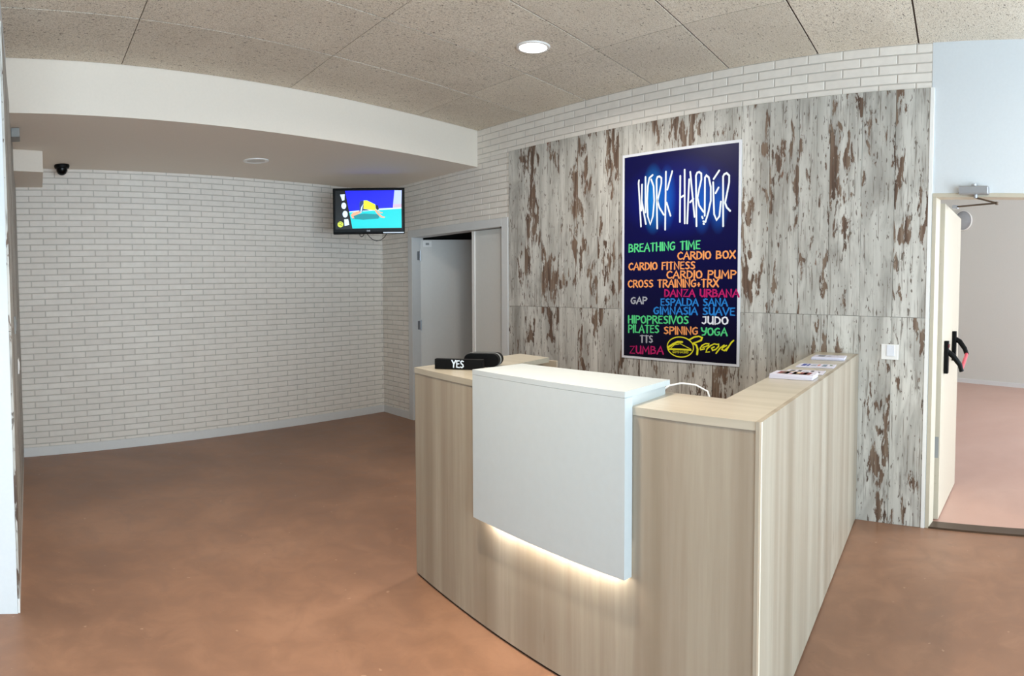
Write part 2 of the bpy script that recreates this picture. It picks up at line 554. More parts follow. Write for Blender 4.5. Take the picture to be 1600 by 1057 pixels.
def brick_mesh(L, h, d):
    """brick face proud of the wall: local x along the wall, y outwards, z up"""
    e = .0025
    v = [(0, 0, 0), (L, 0, 0), (L, 0, h), (0, 0, h), (e, d, e), (L - e, d, e), (L - e, d, h - e), (e, d, h - e)]
    f = [(4, 7, 6, 5), (0, 4, 5, 1), (1, 5, 6, 2), (2, 6, 7, 3), (3, 7, 4, 0)]
    return v, f


def lay_bricks(wall, cells, origin, dirv, nout, limit=300):
    """cells: list of (s0,s1,z0,z1); the largest in view become parts, the rest one stuff part"""
    rz = math.atan2(dirv[1], dirv[0])
    # local y after rotation is (-dir.y, dir.x); flip the mesh when this points into the wall
    flip = (-dirv[1] * nout[0] + dirv[0] * nout[1]) < 0

    def size(c):
        p = Vector((origin[0] + dirv[0] * (c[0] + c[1]) / 2, origin[1] + dirv[1] * (c[0] + c[1]) / 2, (c[2] + c[3]) / 2))
        dd = p - CAMXY
        cosn = abs(dd.x * nout[0] + dd.y * nout[1]) / dd.length
        return (c[1] - c[0]) * (c[3] - c[2]) * cosn / dd.length_squared
    cells = sorted(cells, key=size, reverse=True)
    cache = {}
    rest = MB()
    for k, c in enumerate(cells):
        L, h = round(c[1] - c[0], 4), round(c[3] - c[2], 4)
        v, f = brick_mesh(L, h, .0035)
        if flip:
            v = [(a, -b, z) for a, b, z in v]; f = [q[::-1] for q in f]
        x, y = origin[0] + dirv[0] * c[0], origin[1] + dirv[1] * c[0]
        if k < limit:
            key = (L, h)
            if key not in cache:
                me = bpy.data.meshes.new('brick'); me.from_pydata(v, [], f); me.update(); me.materials.append(M_BRICK)
                cache[key] = me
            place('brick', cache[key], wall, loc=(x, y, c[2]), rz=rz)
        else:
            i = len(rest.v)
            for a, b, z in v:
                rest.v.append((x + dirv[0] * a - dirv[1] * b, y + dirv[1] * a + dirv[0] * b, z + c[2]))
            rest.f += [tuple(i + q for q in ff) for ff in f]
    if rest.v:
        rest.build('brick_courses', M_BRICK, wall, kind='stuff')


MG = .0085
cells = []
BL, BH = .2555, .05726
row0 = .5734 - BH * 9
for r in range(0, 48):
    z0 = row0 + BH * r
    for k in range(-1, 19):
        s0 = 4.2394 - BL * k + (BL / 2 if (r - 1) % 2 else 0) - BL
        c = clip((s0 + MG / 2, s0 + BL - MG / 2, z0 + MG / 2, z0 + BH - MG / 2), (.002, SBACK - .002, .088, ZS))
        if c: cells.append(c)
lay_bricks(wall_back, cells, (0, 0), (-CA, -SA), (SA, -CA))
cells = []
for r in range(0, 48):
    z0 = row0 + BH * r
    for k in range(-1, 12):
        s0 = .2496 * k + (.125 if r % 2 else 0) - .02
        c = clip((s0 + MG / 2, s0 + .2496 - MG / 2, z0 + MG / 2, z0 + BH - MG / 2), (.004, 2.388, .088, ZP - .004))
        if not c: continue
        for box in ((0, .612, 0, 9), (.612, 9, 2.188, 9)) if z0 < 2.188 else ((0, 9, 0, 9),):
            cc = clip(c, box)
            if cc and not (z0 > ZS and cc[1] < SOFF):
                cells.append(cc)
RH = .0604
for r in range(5):
    z1 = ZC - RH * r
    for k in range(0, 30):
        s0 = 2.8631 + .2496 * (k - 5) + (.1248 if r % 2 else 0)
        c = clip((s0 + MG / 2, s0 + .2496 - MG / 2, z1 - RH + MG / 2, z1 - MG / 2), (SOFF, 6.212, ZP, ZC))
        if c: cells.append(c)
lay_bricks(wall_right, cells, (0, 0), (0, -1), (-1, 0))


# ---------------------------------------------------------------- planks
def lay_planks(wall, material, x, sign, y0, n, wd, zs, backing=True):
    for k in range(n):
        for z0, z1 in zs(y0 - wd * (k + .5)):
            m = MB()
            g = .0012
            m.box((0, 0, 0), (.012 * sign, -(wd - 2 * g), z1 - z0 - 2 * g))
            m.build('plank', material, wall, loc=(x, y0 - wd * k - g, z0 + g))


lay_planks(wall_right, M_PLANK, 0, -1, -2.39, 17, .22465, lambda y: ((.0, ZSEAM), (ZSEAM, ZP)))
lay_planks(wall_left, M_GPLANK, XL, 1, -.90, 14, .2270, lambda y: ((.07, ZSEAM), (ZSEAM, ZS if y > -2.75 else ZP)))


# ---------------------------------------------------------------- first door (storeroom)
d1 = thing('door_1', 'white double door in the brick wall, left leaf ajar and right leaf shut', 'door', (0, -1.5, 0))
d1['kind'] = 'structure'; del d1['category']


def rel(o, m):  # move a mesh builder's points into the frame of thing o (no rotation)
    L = Vector(o.location)
    m.v = [tuple(Vector(p) - L) for p in m.v]
    return m


fr = MB()
fr.box((-.018, -.612, 0), (.14, DY0, 2.188)); fr.box((-.018, DY1, 0), (.14, -2.383, 2.188)); fr.box((-.018, DY0, DZ), (.14, DY1, 2.188))
rel(d1, fr).build('door_frame', M_FRAME, d1, bevel=.003)
# inner jamb lining with rebate
jm = MB()
jm.box((.03, DY1, 0), (.14, DY1 + .02, DZ))
rel(d1, jm).build('jamb_lining', M_FRAME, d1)
leaf = MB(); leaf.box((.05, -1.775, .008), (.09, DY1 + .012, DZ - .006))
rl = rel(d1, leaf).build('door_leaf', M_LEAF, d1, label='closed right door leaf', bevel=.002)
ast = MB(); ast.box((.035, -1.755, .008), (.05, -1.800, DZ - .006))
rel(d1, ast).build('astragal', M_WPLA, rl, bevel=.003)
# open leaf: hinged at (0.07,-.845)
hx, hy, ang, lw = .10, -.700, math.radians(-33.5), .93
lf = MB(); lf.box((0, 0, .008), (lw, .04, 2.082))
ol = lf.build('door_leaf', M_LEAF, d1, label='open left door leaf', bevel=.002, loc=(hx, hy + 1.5, 0), rz=ang)
stk = MB(); stk.box((.03, -.0015, 2.0), (.13, 0, 2.07))
sk = stk.build('sticker', M_WPLA, ol, label='small white sticker with a grey pictogram')
MB().box((.06, -.003, 2.022), (.10, -.0015, 2.048)).build('pictogram', M_GREY, ol)
for z in (.22, 1.05, 1.85):
    h = MB(); h.box((.055, DY0, z), (.098, DY0 - .003, z + .10)); h.tube([(.094, DY0 - .008, z - .01), (.094, DY0 - .008, z + .11)], .008, 10)
    rel(d1, h).build('hinge', M_METAL, d1)

# ---------------------------------------------------------------- second door (hall)
d2 = thing('door_2', 'cream door standing open into the hall, with panic bar and closer', 'door', (0.10, -6.285, 0))
d2['kind'] = 'structure'; del d2['category']
fr = MB()
fr.box((-.010, -6.236, 0), (.105, D2A, D2Z)); fr.box((-.010, D2B, 0), (.105, D2B - .05, D2Z))
fr.box((-.010, -6.236, D2Z), (.105, D2B - .05, D2Z + .025))
rel(d2, fr).build('door_frame', M_LEAF2, d2, bevel=.002)
A2 = math.radians(4.6)
lp = (.05, 0.0, 0)
lf = MB(); lf.box((0, 0, .010), (.875, .045, 2.094))
leaf2 = lf.build('door_leaf', M_LEAF2, d2, bevel=.002, loc=lp, rz=A2)
# edge plates on the hinge edge of the leaf, facing the lobby
MB().box((-.0015, .008, .42), (0, .038, .56)).build('edge_plate', M_GREY, leaf2)
for z in (.30, .25, 1.70, 1.78):
    MB().lathe([(.003, 0), (.003, .0015)], (0, 0, 0), 8).build('screw', M_METALD, leaf2).matrix_local = Matrix.Translation((-.001, .022, z)) @ Matrix.Rotation(-math.pi / 2, 4, 'Y')
for z in (.20, 1.02, 1.80):
    h = MB(); h.tube([(-.012, .05, z), (-.012, .05, z + .11)], .009, 10); h.box((-.012, .046, z + .01), (.03, .05, z + .10))
    h.build('hinge', M_LEAF2, leaf2)
# panic bar
pb = MB()
pb.box((.09, -.030, .97), (.135, 0, 1.19))
dev = pb.build('panic_device', M_BLACK, leaf2, bevel=.004)
MB().box((.088, -.034, 1.145), (.137, -.028, 1.168)).build('red_band', M_DKRED, leaf2)
pb2 = MB(); pb2.box((.50, -.030, 1.02), (.545, 0, 1.235))
pb2.build('panic_device', M_BLACK, leaf2, bevel=.004)
MB().tube([(.112, -.020, 1.12), (.112, -.06, 1.09), (.13, -.105, 1.03), (.135, -.118, .985)], [.018, .019, .017, .016], 12).build('panic_arm', M_BLACK, leaf2, smooth=True)
MB().tube([(.522, -.020, 1.18), (.522, -.055, 1.16), (.505, -.095, 1.11), (.50, -.112, 1.065)], [.018, .019, .017, .016], 12).build('panic_arm', M_BLACK, leaf2, smooth=True)
MB().tube([(.145, -.116, 1.0), (.49, -.110, 1.07)], .013, 14).build('push_bar', M_RED, leaf2, smooth=True)
# door closer above the opening
cl = thing('door_closer', 'silver overhead door closer with folding arm above the open cream door', 'door closer', (-.004, -6.5, 2.15))
b = MB(); b.box((-.052, .092, -.026), (0, -.098, .026)); b.build('body', M_METAL, cl, bevel=.008)
b = MB(); b.lathe([(.02, .0), (.02, .012), (.0001, .012)], (-.026, -.005, .026), 20); b.build('adjuster_cap', M_METAL, cl, smooth=True)
b = MB(); b.tube([(-.026, -.015, -.026), (-.026, -.015, -.048)], .012, 12); b.build('spindle', M_METAL, cl, smooth=True)
b = MB(); b.tube([(-.026, -.015, -.045), (-.03, -.150, -.078)], .0055, 8); b.build('main_arm', M_METALD, cl)
b = MB(); b.tube([(-.03, -.150, -.078), (.25, .165, -.065)], .006, 8); b.tube([(-.03, -.150, -.088), (-.03, -.150, -.070)], .010, 10); b.build('link_arm', M_METALD, cl)
b = MB(); b.box((.235, .150, -.078), (.275, .19, -.055)); b.build('arm_shoe', M_METAL, cl, bevel=.003)

# convex mirror on the far wall of the hall
mm = Vector((7.20, -5.08)); mm = mm
cmv = thing('convex_mirror', 'round grey convex mirror on the far hall wall, half hidden by the door', 'mirror', (0, 0, 0))
t_ = ((-5.00) - FW0.y) / (FW1.y - FW0.y)
px = FW0 + (FW1 - FW0) * t_
nn = nrm if nrm.x < 0 else -nrm
Rm = Matrix.Translation((px.x, px.y, 2.775)) @ Vector((nn.x, nn.y, 0)).to_track_quat('Z', 'Y').to_matrix().to_4x4()
cmv.matrix_world = Rm
MB().lathe([(.168, 0), (.172, .012), (.168, .03), (.158, .03)], n=48).build('rim', M_WPLA, cmv, smooth=True)
MB().lathe([(.158, .02), (.13, .035), (.09, .048), (.05, .055), (.0001, .058)], n=48).build('mirror_face', mat('mirror_face', (170, 172, 174), .25, .3), cmv, smooth=True)

# ---------------------------------------------------------------- reception desk
desk = thing('reception_desk', 'pale ash reception counter with curved front and white raised centre section', 'reception desk', (-2.2, -5.2, 0))
TZ, TH = 1.100, .028
PLx, PLy, PRx, PRy = -2.292, -4.295, -2.372, -6.305


def fx(y, off=0.0):
    t = (y - PLy) / (PRy - PLy)
    return PLx + (PRx - PLx) * t - .050 * 4 * t * (1 - t) - off


def arc(y0, y1, off, n=24):
    return [(fx(y0 + (y1 - y0) * k / n, off), y0 + (y1 - y0) * k / n) for k in range(n + 1)]


def strip(y0, y1, o0, o1, z0, z1, n=24):
    return MB().prism(arc(y0, y1, o0, n) + arc(y0, y1, o1, n)[::-1], z0, z1)


rel(desk, strip(PLy, PRy + .012, -.003, -.021, .012, TZ - TH - .001)).build('front_panel', M_ASH, desk)
rel(desk, strip(PLy - .01, PRy + .01, -.012, -.03, 0, .012)).build('plinth', M_BLACK, desk)
# worktops
WE = (-.014, -5.765)
wd_ = Vector((WE[0] - PRx, WE[1] - PRy)); wl = wd_.length; wu = wd_.normalized(); wn = Vector((-wu.y, wu.x))


def W(a, b):    # along the wing from the front corner, inwards
    return (PRx + wu.x * a + wn.x * b, PRy + wu.y * a + wn.y * b)


rel(desk, MB().prism([W(.004, .019), W(wl, .019), (WE[0], WE[1] + .300), (-2.045, -5.98)], TZ - TH, TZ)).build('worktop', M_ASHTOP, desk, label='long right worktop running to the wall')
rel(desk, MB().prism(arc(PLy, PRy, 0) + [W(.004, .019), (-2.045, -5.98), (-2.02, -4.615)], TZ - TH, TZ)).build('worktop', M_ASHTOP, desk, label='front worktop between the two wings')
sp_ = rel(desk, MB().prism([W(0, 0), W(wl, 0), W(wl, .019), W(0, .019)], .012, TZ + .0004))
spo = sp_.build('side_panel', M_ASH2, desk, label='outer panel of the right wing')
rel(desk, MB().prism([W(.02, .006), W(wl, .006), W(wl, .018), W(.02, .018)], 0, .012)).build('plinth', M_BLACK, desk)
e = MB().prism([(PRx - .0015, PRy + .018), (PRx - .0015, PRy), (PRx + .004, PRy - .0012), (PRx + .004, PRy + .018)], .012, TZ)
rel(desk, e).build('edge_band', M_EDGE2, desk)
LE = (-1.375, -4.088)
rel(desk, MB().prism([(PLx, PLy), LE, (LE[0] - .036, LE[1] - .30), (-2.06, -4.612)], TZ - TH, TZ)).build('worktop', M_ASHTOP, desk, label='short left worktop')
lu = Vector((LE[0] - PLx, LE[1] - PLy)).normalized(); ln = Vector((lu.y, -lu.x))
rel(desk, MB().prism([(PLx + .004, PLy - .004), (PLx + lu.x * .90, PLy + lu.y * .90 - .004), (PLx + lu.x * .90 + ln.x * .019, PLy + lu.y * .90 + ln.y * .019), (PLx + .004 + ln.x * .019, PLy + ln.y * .019)], .012, TZ - TH)).build('side_panel', M_ASH, desk, label='outer panel of the left wing')
q0 = Vector(LE) - lu * .022
rel(desk, MB().prism([(q0 + ln * .02)[:], (Vector(LE) - lu * .004 + ln * .02)[:], (Vector(LE) - lu * .004 + ln * .285)[:], (q0 + ln * .285)[:]], .0, TZ - TH)).build('end_panel', M_EDGE, desk)
# lower desk surface inside
rel(desk, MB().prism([(-2.30, -4.60), (-1.62, -4.45), (-1.55, -5.55), (-.06, -5.20), (-.06, -5.70), (-2.30, -6.22)], .72, .745)).build('inner_desktop', M_ASHTOP, desk)
# inner gables carrying the worktops
for yy in (-4.75, -5.85):
    rel(desk, MB().box((fx(yy) + .02, yy, 0), (-2.06, yy - .019, TZ - TH))).build('support_panel', M_ASH, desk)
rel(desk, MB().prism([W(1.2, .02), W(1.22, .02), W(1.22, .28), W(1.2, .28)], 0, TZ - TH)).build('support_panel', M_ASH, desk)
# raised white section
CY0_, CY1_ = -4.938, -5.815
pan = rel(desk, strip(CY0_, CY1_, .042, .028, .505, 1.1335)).build('display_panel', M_CAPW, desk, label='white curved front panel')
rel(desk, MB().prism(arc(CY0_, CY1_, .042) + [(-2.075, -5.745), (-2.085, -4.905)], 1.1345, 1.1555)).build('raised_top', M_CAPW, desk, label='white raised shelf')
rel(desk, MB().prism([(fx(-5.80) - .028, -5.797), (fx(-5.80) - .028, -5.815), (-2.10, -5.738), (-2.10, -5.720)], TZ, 1.1345)).build('raised_side', M_CAPW, desk)
rel(desk, MB().prism([(fx(-4.96) - .028, -4.955), (fx(-4.96) - .028, -4.973), (-2.11, -4.935), (-2.11, -4.917)], TZ, 1.1345)).build('raised_side', M_CAPW, desk)
rel(desk, MB().box((-2.10, -4.94, TZ), (-2.085, -5.73, 1.1345))).build('raised_back', M_CAPW, desk)
# returns that box the panel's two ends back to the counter front
for ya, yb in ((CY0_, CY0_ - .016), (CY1_ + .016, CY1_)):
    rel(desk, strip(ya, yb, .028, .001, .505, 1.1335, 2)).build('panel_return', M_CAPW, desk)
# spacers and LED strip behind the panel
for yy in (-5.02, -5.40, -5.76):
    rel(desk, MB().box((fx(yy) + .002, yy, .62), (fx(yy) - .028, yy - .03, 1.06))).build('spacer', M_CAPW, desk)
rel(desk, strip(CY0_ - .07, CY1_ + .05,   .027, .022, .525, .545)).build('led_strip', M_LED, desk, label='glowing warm strip behind the white panel')
# white cable arching over the worktop behind the raised section
cab = MB(); cab.tube([(-2.07, -5.70, 1.105), (-2.045, -5.72, 1.127), (-2.02, -5.76, 1.137), (-1.995, -5.81, 1.132), (-1.985, -5.86, 1.110), (-1.99, -5.90, 1.02), (-2.0, -5.88, .76)], .0035, 8)
o = cab.build('cable', M_WPLA, smooth=True); o['label'] = 'thin white cable arching up behind the white raised section of the desk'; o['category'] = 'cable'

# ---------------------------------------------------------------- stroke lettering
FONT = {
 'A': (.62, [[(0, 0), (.33, 1), (.60, 0)], [(.12, .36), (.50, .36)]]),
 'B': (.56, [[(.05, 0), (.05, 1), (.36, .95), (.42, .74), (.30, .55), (.08, .52)], [(.30, .55), (.50, .38), (.44, .10), (.05, 0)]]),
 'C': (.55, [[(.52, .86), (.34, 1), (.10, .80), (.03, .45), (.14, .10), (.34, 0), (.54, .14)]]),
 'D': (.58, [[(.06, 0), (.06, 1), (.36, .92), (.54, .60), (.50, .25), (.30, .03), (.04, 0)]]),
 'E': (.48, [[(.46, 1), (.06, .96), (.06, .04), (.46, 0)], [(.06, .52), (.38, .55)]]),
 'F': (.48, [[(.48, 1), (.06, .96), (.06, 0)], [(.06, .52), (.38, .55)]]),
 'G': (.60, [[(.52, .90), (.34, 1), (.10, .78), (.03, .42), (.14, .08), (.36, 0), (.52, .20), (.52, .46), (.32, .44)]]),
 'H': (.56, [[(.06, 1), (.06, 0)], [(.50, 1), (.50, 0)], [(.06, .50), (.50, .52)]]),
 'I': (.12, [[(.06, 1), (.06, 0)]]),
 'J': (.46, [[(.10, .98), (.40, 1), (.38, .2), (.22, 0), (.04, .14)]]),
 'L': (.44, [[(.06, 1), (.06, .03), (.44, 0)]]),
 'M': (.74, [[(.04, 0), (.10, 1), (.36, .30), (.62, 1), (.68, 0)]]),
 'N': (.60, [[(.06, 0), (.06, 1), (.52, 0), (.54, 1)]]),
 'O': (.60, [[(.30, 1), (.08, .82), (.04, .45), (.14, .08), (.32, 0), (.52, .18), (.56, .55), (.46, .90), (.30, 1)]]),
 'P': (.52, [[(.06, 0), (.06, 1), (.40, .96), (.50, .74), (.38, .50), (.08, .46)]]),
 'R': (.56, [[(.06, 0), (.06, 1), (.40, .96), (.48, .76), (.36, .54), (.08, .50)], [(.22, .50), (.56, 0)]]),
 'S': (.50, [[(.46, .92), (.26, 1), (.08, .84), (.14, .60), (.38, .44), (.44, .18), (.24, 0), (.03, .10)]]),
 'T': (.54, [[(0, .98), (.54, 1)], [(.27, 1), (.27, 0)]]),
 'U': (.56, [[(.06, 1), (.06, .22), (.22, 0), (.42, .10), (.50, .4), (.50, 1)], [(.50, .4), (.52, 0)]]),
 'V': (.56, [[(.0, 1), (.26, 0), (.56, 1)]]),
 'X': (.56, [[(.04, 1), (.54, 0)], [(.54, 1), (.02, 0)]]),
 'y': (.56, [[(.02, 1), (.10, .62), (.28, .50), (.48, .62)], [(.54, 1), (.48, .4), (.36, .05), (.08, 0)]]),
 'Y': (.56, [[(.02, 1), (.28, .5)], [(.56, 1), (.28, .46), (.24, 0)]]),
 'Z': (.56, [[(.06, .98), (.52, 1), (.04, .02), (.56, 0)]]),
 '+': (.34, [[(.17, .48), (.17, .12)], [(.02, .30), (.32, .30)]]),
 ' ': (.34, []),
}


_layer = [0]


def stroke_mesh(m, pts, fn, thick, thin=None):
    """flat brush stroke as one mitred ribbon with rounded ends; fn maps 2-d to the local frame.
    upright strokes are thick, level ones thin, as from a flat brush"""
    thin = thin or thick
    P = [Vector(p) for p in pts]
    closed = (P[0] - P[-1]).length < 1e-5
    n = len(P); D = [(P[k + 1] - P[k]).normalized() for k in range(n - 1)]
    Lf, Rt = [], []
    for k in range(n):
        a = D[k - 1] if k > 0 else (D[-1] if closed else D[0])
        c = D[k] if k < n - 1 else (D[0] if closed else D[-1])
        t = (a + c)
        t = t.normalized() if t.length > .2 else c
        nn_ = Vector((-t.y, t.x))
        w_ = (thin + (thick - thin) * (abs(a.y) + abs(c.y)) / 2) / 2
        w_ /= max(.75, abs(t.dot(c)))
        Lf.append(P[k] + nn_ * w_); Rt.append(P[k] - nn_ * w_)
    _layer[0] = (_layer[0] + 1) % 12
    e = .00004 * _layer[0]

    def put(q):
        r = fn(q); ax = LIFT
        return tuple(r[i] + ax[i] * e for i in range(3))
    for k in range(n - 1):
        m.poly([put(q) for q in (Lf[k], Rt[k], Rt[k + 1], Lf[k + 1])])
    if not closed:
        for k, sgn in ((0, -1), (n - 1, 1)):
            d_ = D[0] if k == 0 else D[-1]
            r = (Lf[k] - Rt[k]).length / 2
            base = (Lf[k] - Rt[k]).normalized()
            m.poly([put(P[k] + base * r * math.cos(a) + d_ * sgn * r * math.sin(a)) for a in [math.pi * j / 6 for j in range(7)]])


LIFT = (-1, 0, 0)


def text_mesh(m, text, x0, x1, y0, y1, h, fn, thick, thin):
    adv = sum(FONT[c][0] + .10 for c in text) - .10
    sx = (x1 - x0) / adv
    x = 0
    for c in text:
        wg, strokes = FONT[c]
        for s_ in strokes:
            pts = []
            for a, b_ in s_:
                X = x0 + (x + a) * sx
                Y = y0 + (y1 - y0) * (X - x0) / (x1 - x0) + b_ * h
                pts.append((X, Y))
            stroke_mesh(m, pts, fn, thick, thin)
        x += wg + .10
    return m


# ---------------------------------------------------------------- poster
po = thing('poster', 'dark blue poster of gym classes headed WORK HARDER on the peeling plank wall', 'poster', (-.0135, -4.325, 1.762))
MB().box((0, .542, -.803), (-.004, -.542, .803)).build('poster_sheet', mat('poster_border', (226, 228, 234), .45), po)
MB().box((-.004, .520, -.785), (-.0052, -.520, .782)).build('printed_area', M_POSTER, po)
prn = bpy.data.objects['printed_area']


def pf(layer):
    def f(p):   # p = (-y, z) in wall coordinates
        return (-.0052 - layer, -p[0] + 4.325, p[1] - 1.762)
    return f


WH = [[[-3.952,2.354],[-3.948,2.332],[-3.974,1.996]],[[-3.982,2.318],[-3.978,2.12]],[[-3.98,2.194],[-4.022,2.012]],[[-4.016,2.374],[-4.018,2.102]],[[-4.085,2.382],[-4.054,2.363],[-4.039,2.301],[-4.033,2.19],[-4.04,2.071],[-4.065,2.006],[-4.09,2.068],[-4.102,2.185],[-4.095,2.296],[-4.071,2.35]],[[-4.132,1.973],[-4.123,2.345],[-4.132,2.363],[-4.15,2.366],[-4.169,2.352],[-4.169,2.312],[-4.151,2.24],[-4.133,2.183],[-4.152,2.13],[-4.194,2.073]],[[-4.211,2.395],[-4.208,1.96]],[[-4.27,2.393],[-4.226,2.26]],[[-4.22,2.162],[-4.257,2.062]],[[-4.344,2.351],[-4.344,2.011]],[[-4.383,2.393],[-4.388,1.999]],[[-4.35,2.193],[-4.384,2.207]],[[-4.433,2.373],[-4.475,2.042]],[[-4.424,2.319],[-4.41,1.998]],[[-4.435,2.151],[-4.463,2.174]],[[-4.493,1.973],[-4.484,2.342],[-4.495,2.362],[-4.512,2.366],[-4.531,2.352],[-4.532,2.31],[-4.513,2.241],[-4.499,2.179],[-4.515,2.121],[-4.553,2.074]],[[-4.541,2.039],[-4.547,2.027]],[[-4.552,2.005],[-4.561,2.002]],[[-4.554,1.987],[-4.559,1.985]],[[-4.564,2.045],[-4.563,2.321],[-4.575,2.336],[-4.596,2.319],[-4.614,2.248],[-4.615,2.15],[-4.595,2.068],[-4.571,2.0]],[[-4.638,2.305],[-4.684,2.361]],[[-4.634,2.281],[-4.64,2.149],[-4.645,2.051],[-4.666,2.009],[-4.69,2.035],[-4.701,2.138]],[[-4.656,2.203],[-4.68,2.24]],[[-4.722,1.963],[-4.717,2.316],[-4.727,2.332],[-4.747,2.338],[-4.768,2.319],[-4.768,2.271],[-4.749,2.183],[-4.736,2.129],[-4.751,2.094],[-4.779,2.069]]]
LINES = [["BREATHING TIME","g",-3.852,-4.528,1.801,1.807,0.071],["CARDIO BOX","o",-4.326,-4.826,1.733,1.733,0.063],["CARDIO FITNESS","o",-3.853,-4.484,1.66,1.661,0.063],["CARDIO PUMP","o",-4.226,-4.835,1.592,1.592,0.064],["CROSS TRAINING+TRX","o",-3.847,-4.688,1.523,1.53,0.064],["DANZA URBANA","m",-4.205,-4.86,1.454,1.459,0.061],["GAP","w",-3.877,-4.037,1.393,1.397,0.059],["ESPALDA SANA","b",-4.17,-4.766,1.385,1.393,0.06],["GIMNASIA SUAVE","b",-4.103,-4.829,1.318,1.327,0.062],["HIPOPRESIVOS","g",-3.849,-4.429,1.24,1.253,0.066],["JUDO","W",-4.547,-4.773,1.257,1.261,0.062],["PILATES","g",-3.851,-4.156,1.165,1.174,0.068],["SPINING","o",-4.203,-4.515,1.169,1.177,0.062],["yOGA","g",-4.544,-4.766,1.173,1.18,0.063],["TTS","w",-3.972,-4.095,1.092,1.095,0.063],["ZUMBA","m",-3.865,-4.2,0.998,1.013,0.068]]
EM = [[[-4.247,1.069],[-4.293,1.095],[-4.332,1.112],[-4.374,1.113]],[[-4.356,1.099],[-4.453,1.064]],[[-4.247,1.053],[-4.357,1.057],[-4.453,1.057]],[[-4.267,1.06],[-4.3,1.087],[-4.346,1.097]]]
RC = [[[-4.762,1.107],[-4.733,1.093],[-4.722,1.076],[-4.744,1.069],[-4.77,1.091]],[[-4.82,1.146],[-4.802,1.131],[-4.774,1.092],[-4.759,1.07]],[[-4.742,1.109],[-4.707,1.085],[-4.674,1.046]],[[-4.658,1.092],[-4.635,1.081],[-4.643,1.065],[-4.669,1.073],[-4.695,1.097],[-4.695,1.113],[-4.673,1.11]],[[-4.692,1.11],[-4.658,1.114],[-4.627,1.1],[-4.597,1.076],[-4.586,1.049],[-4.617,1.053]],[[-4.559,1.083],[-4.608,1.099],[-4.612,1.112],[-4.582,1.112],[-4.551,1.096],[-4.536,1.074],[-4.54,1.064],[-4.574,1.073]],[[-4.44,1.134],[-4.48,1.155],[-4.523,1.163],[-4.552,1.154],[-4.544,1.135],[-4.507,1.12],[-4.47,1.109]],[[-4.47,1.109],[-4.5,1.097],[-4.513,1.067],[-4.509,1.03]]]
m = MB()
for s_ in WH:
    stroke_mesh(m, [(-a, b_) for a, b_ in s_], pf(.0006), .0148)
m.build('headline_lettering', mat('headline_white', (240, 250, 255), .4), prn, label='white headline WORK HARDER')
PC = {'g': ('green', (84, 214, 134)), 'o': ('orange', (246, 160, 92)), 'm': ('magenta', (190, 10, 100)), 'w': ('grey', (176, 178, 186)), 'b': ('blue', (28, 128, 208)), 'W': ('white', (244, 244, 250))}
PM = {k: mat('lettering_' + v[0], v[1], .45) for k, v in PC.items()}
for t, c, ya, yb, za, zb, h in LINES:
    # every word is a part of its own
    tot = sum(FONT[q][0] + .10 for q in t) - .10
    pos = 0.0
    for word in t.split(' '):
        wl_ = sum(FONT[q][0] + .10 for q in word) - .10
        a0, a1 = pos / tot, (pos + wl_) / tot
        m = MB()
        text_mesh(m, word, -ya - (yb - ya) * a0, -ya - (yb - ya) * a1, za + (zb - za) * a0, za + (zb - za) * a1, h * .82, pf(.0006), .0150, .0068)
        m.build('lettering', PM[c], prn, label=PC[c][0] + ' word ' + word)
        pos += wl_ + .10 + FONT[' '][0] + .10
m = MB()
ell = [(4.356 + .120 * math.cos(a), 1.0745 + .0755 * math.sin(a)) for a in [2 * math.pi * k / 40 for k in range(41)]]
stroke_mesh(m, ell, pf(.0006), .0085)
for k, s_ in enumerate(EM): stroke_mesh(m, [(-a, b_) for a, b_ in s_], pf(.0006), (.016, .006, .013, .006)[k])
for s_ in RC: stroke_mesh(m, [(-a, b_) for a, b_ in s_], pf(.0006), .0125 if s_[0][0] < -4.5 else .018, .008)
text_mesh(m, 'GIMNASIO', 4.285, 4.43, 1.026, 1.032, .016, pf(.0006), .0036, .003)
m.build('club_logo', mat('lettering_yellow', (238, 232, 40), .4), prn, label='yellow oval emblem and script')

# ---------------------------------------------------------------- television
tvc = Vector((-.7157, -.9618, 2.3469)); tdir = Vector((.4823, .876)).normalized()
LIFT = (0, -1, 0)
tv = thing('television', 'black flat television lit with an exercise picture, high in the brick corner', 'television', tvc, math.atan2(tdir.y, tdir.x) - math.pi / 2)
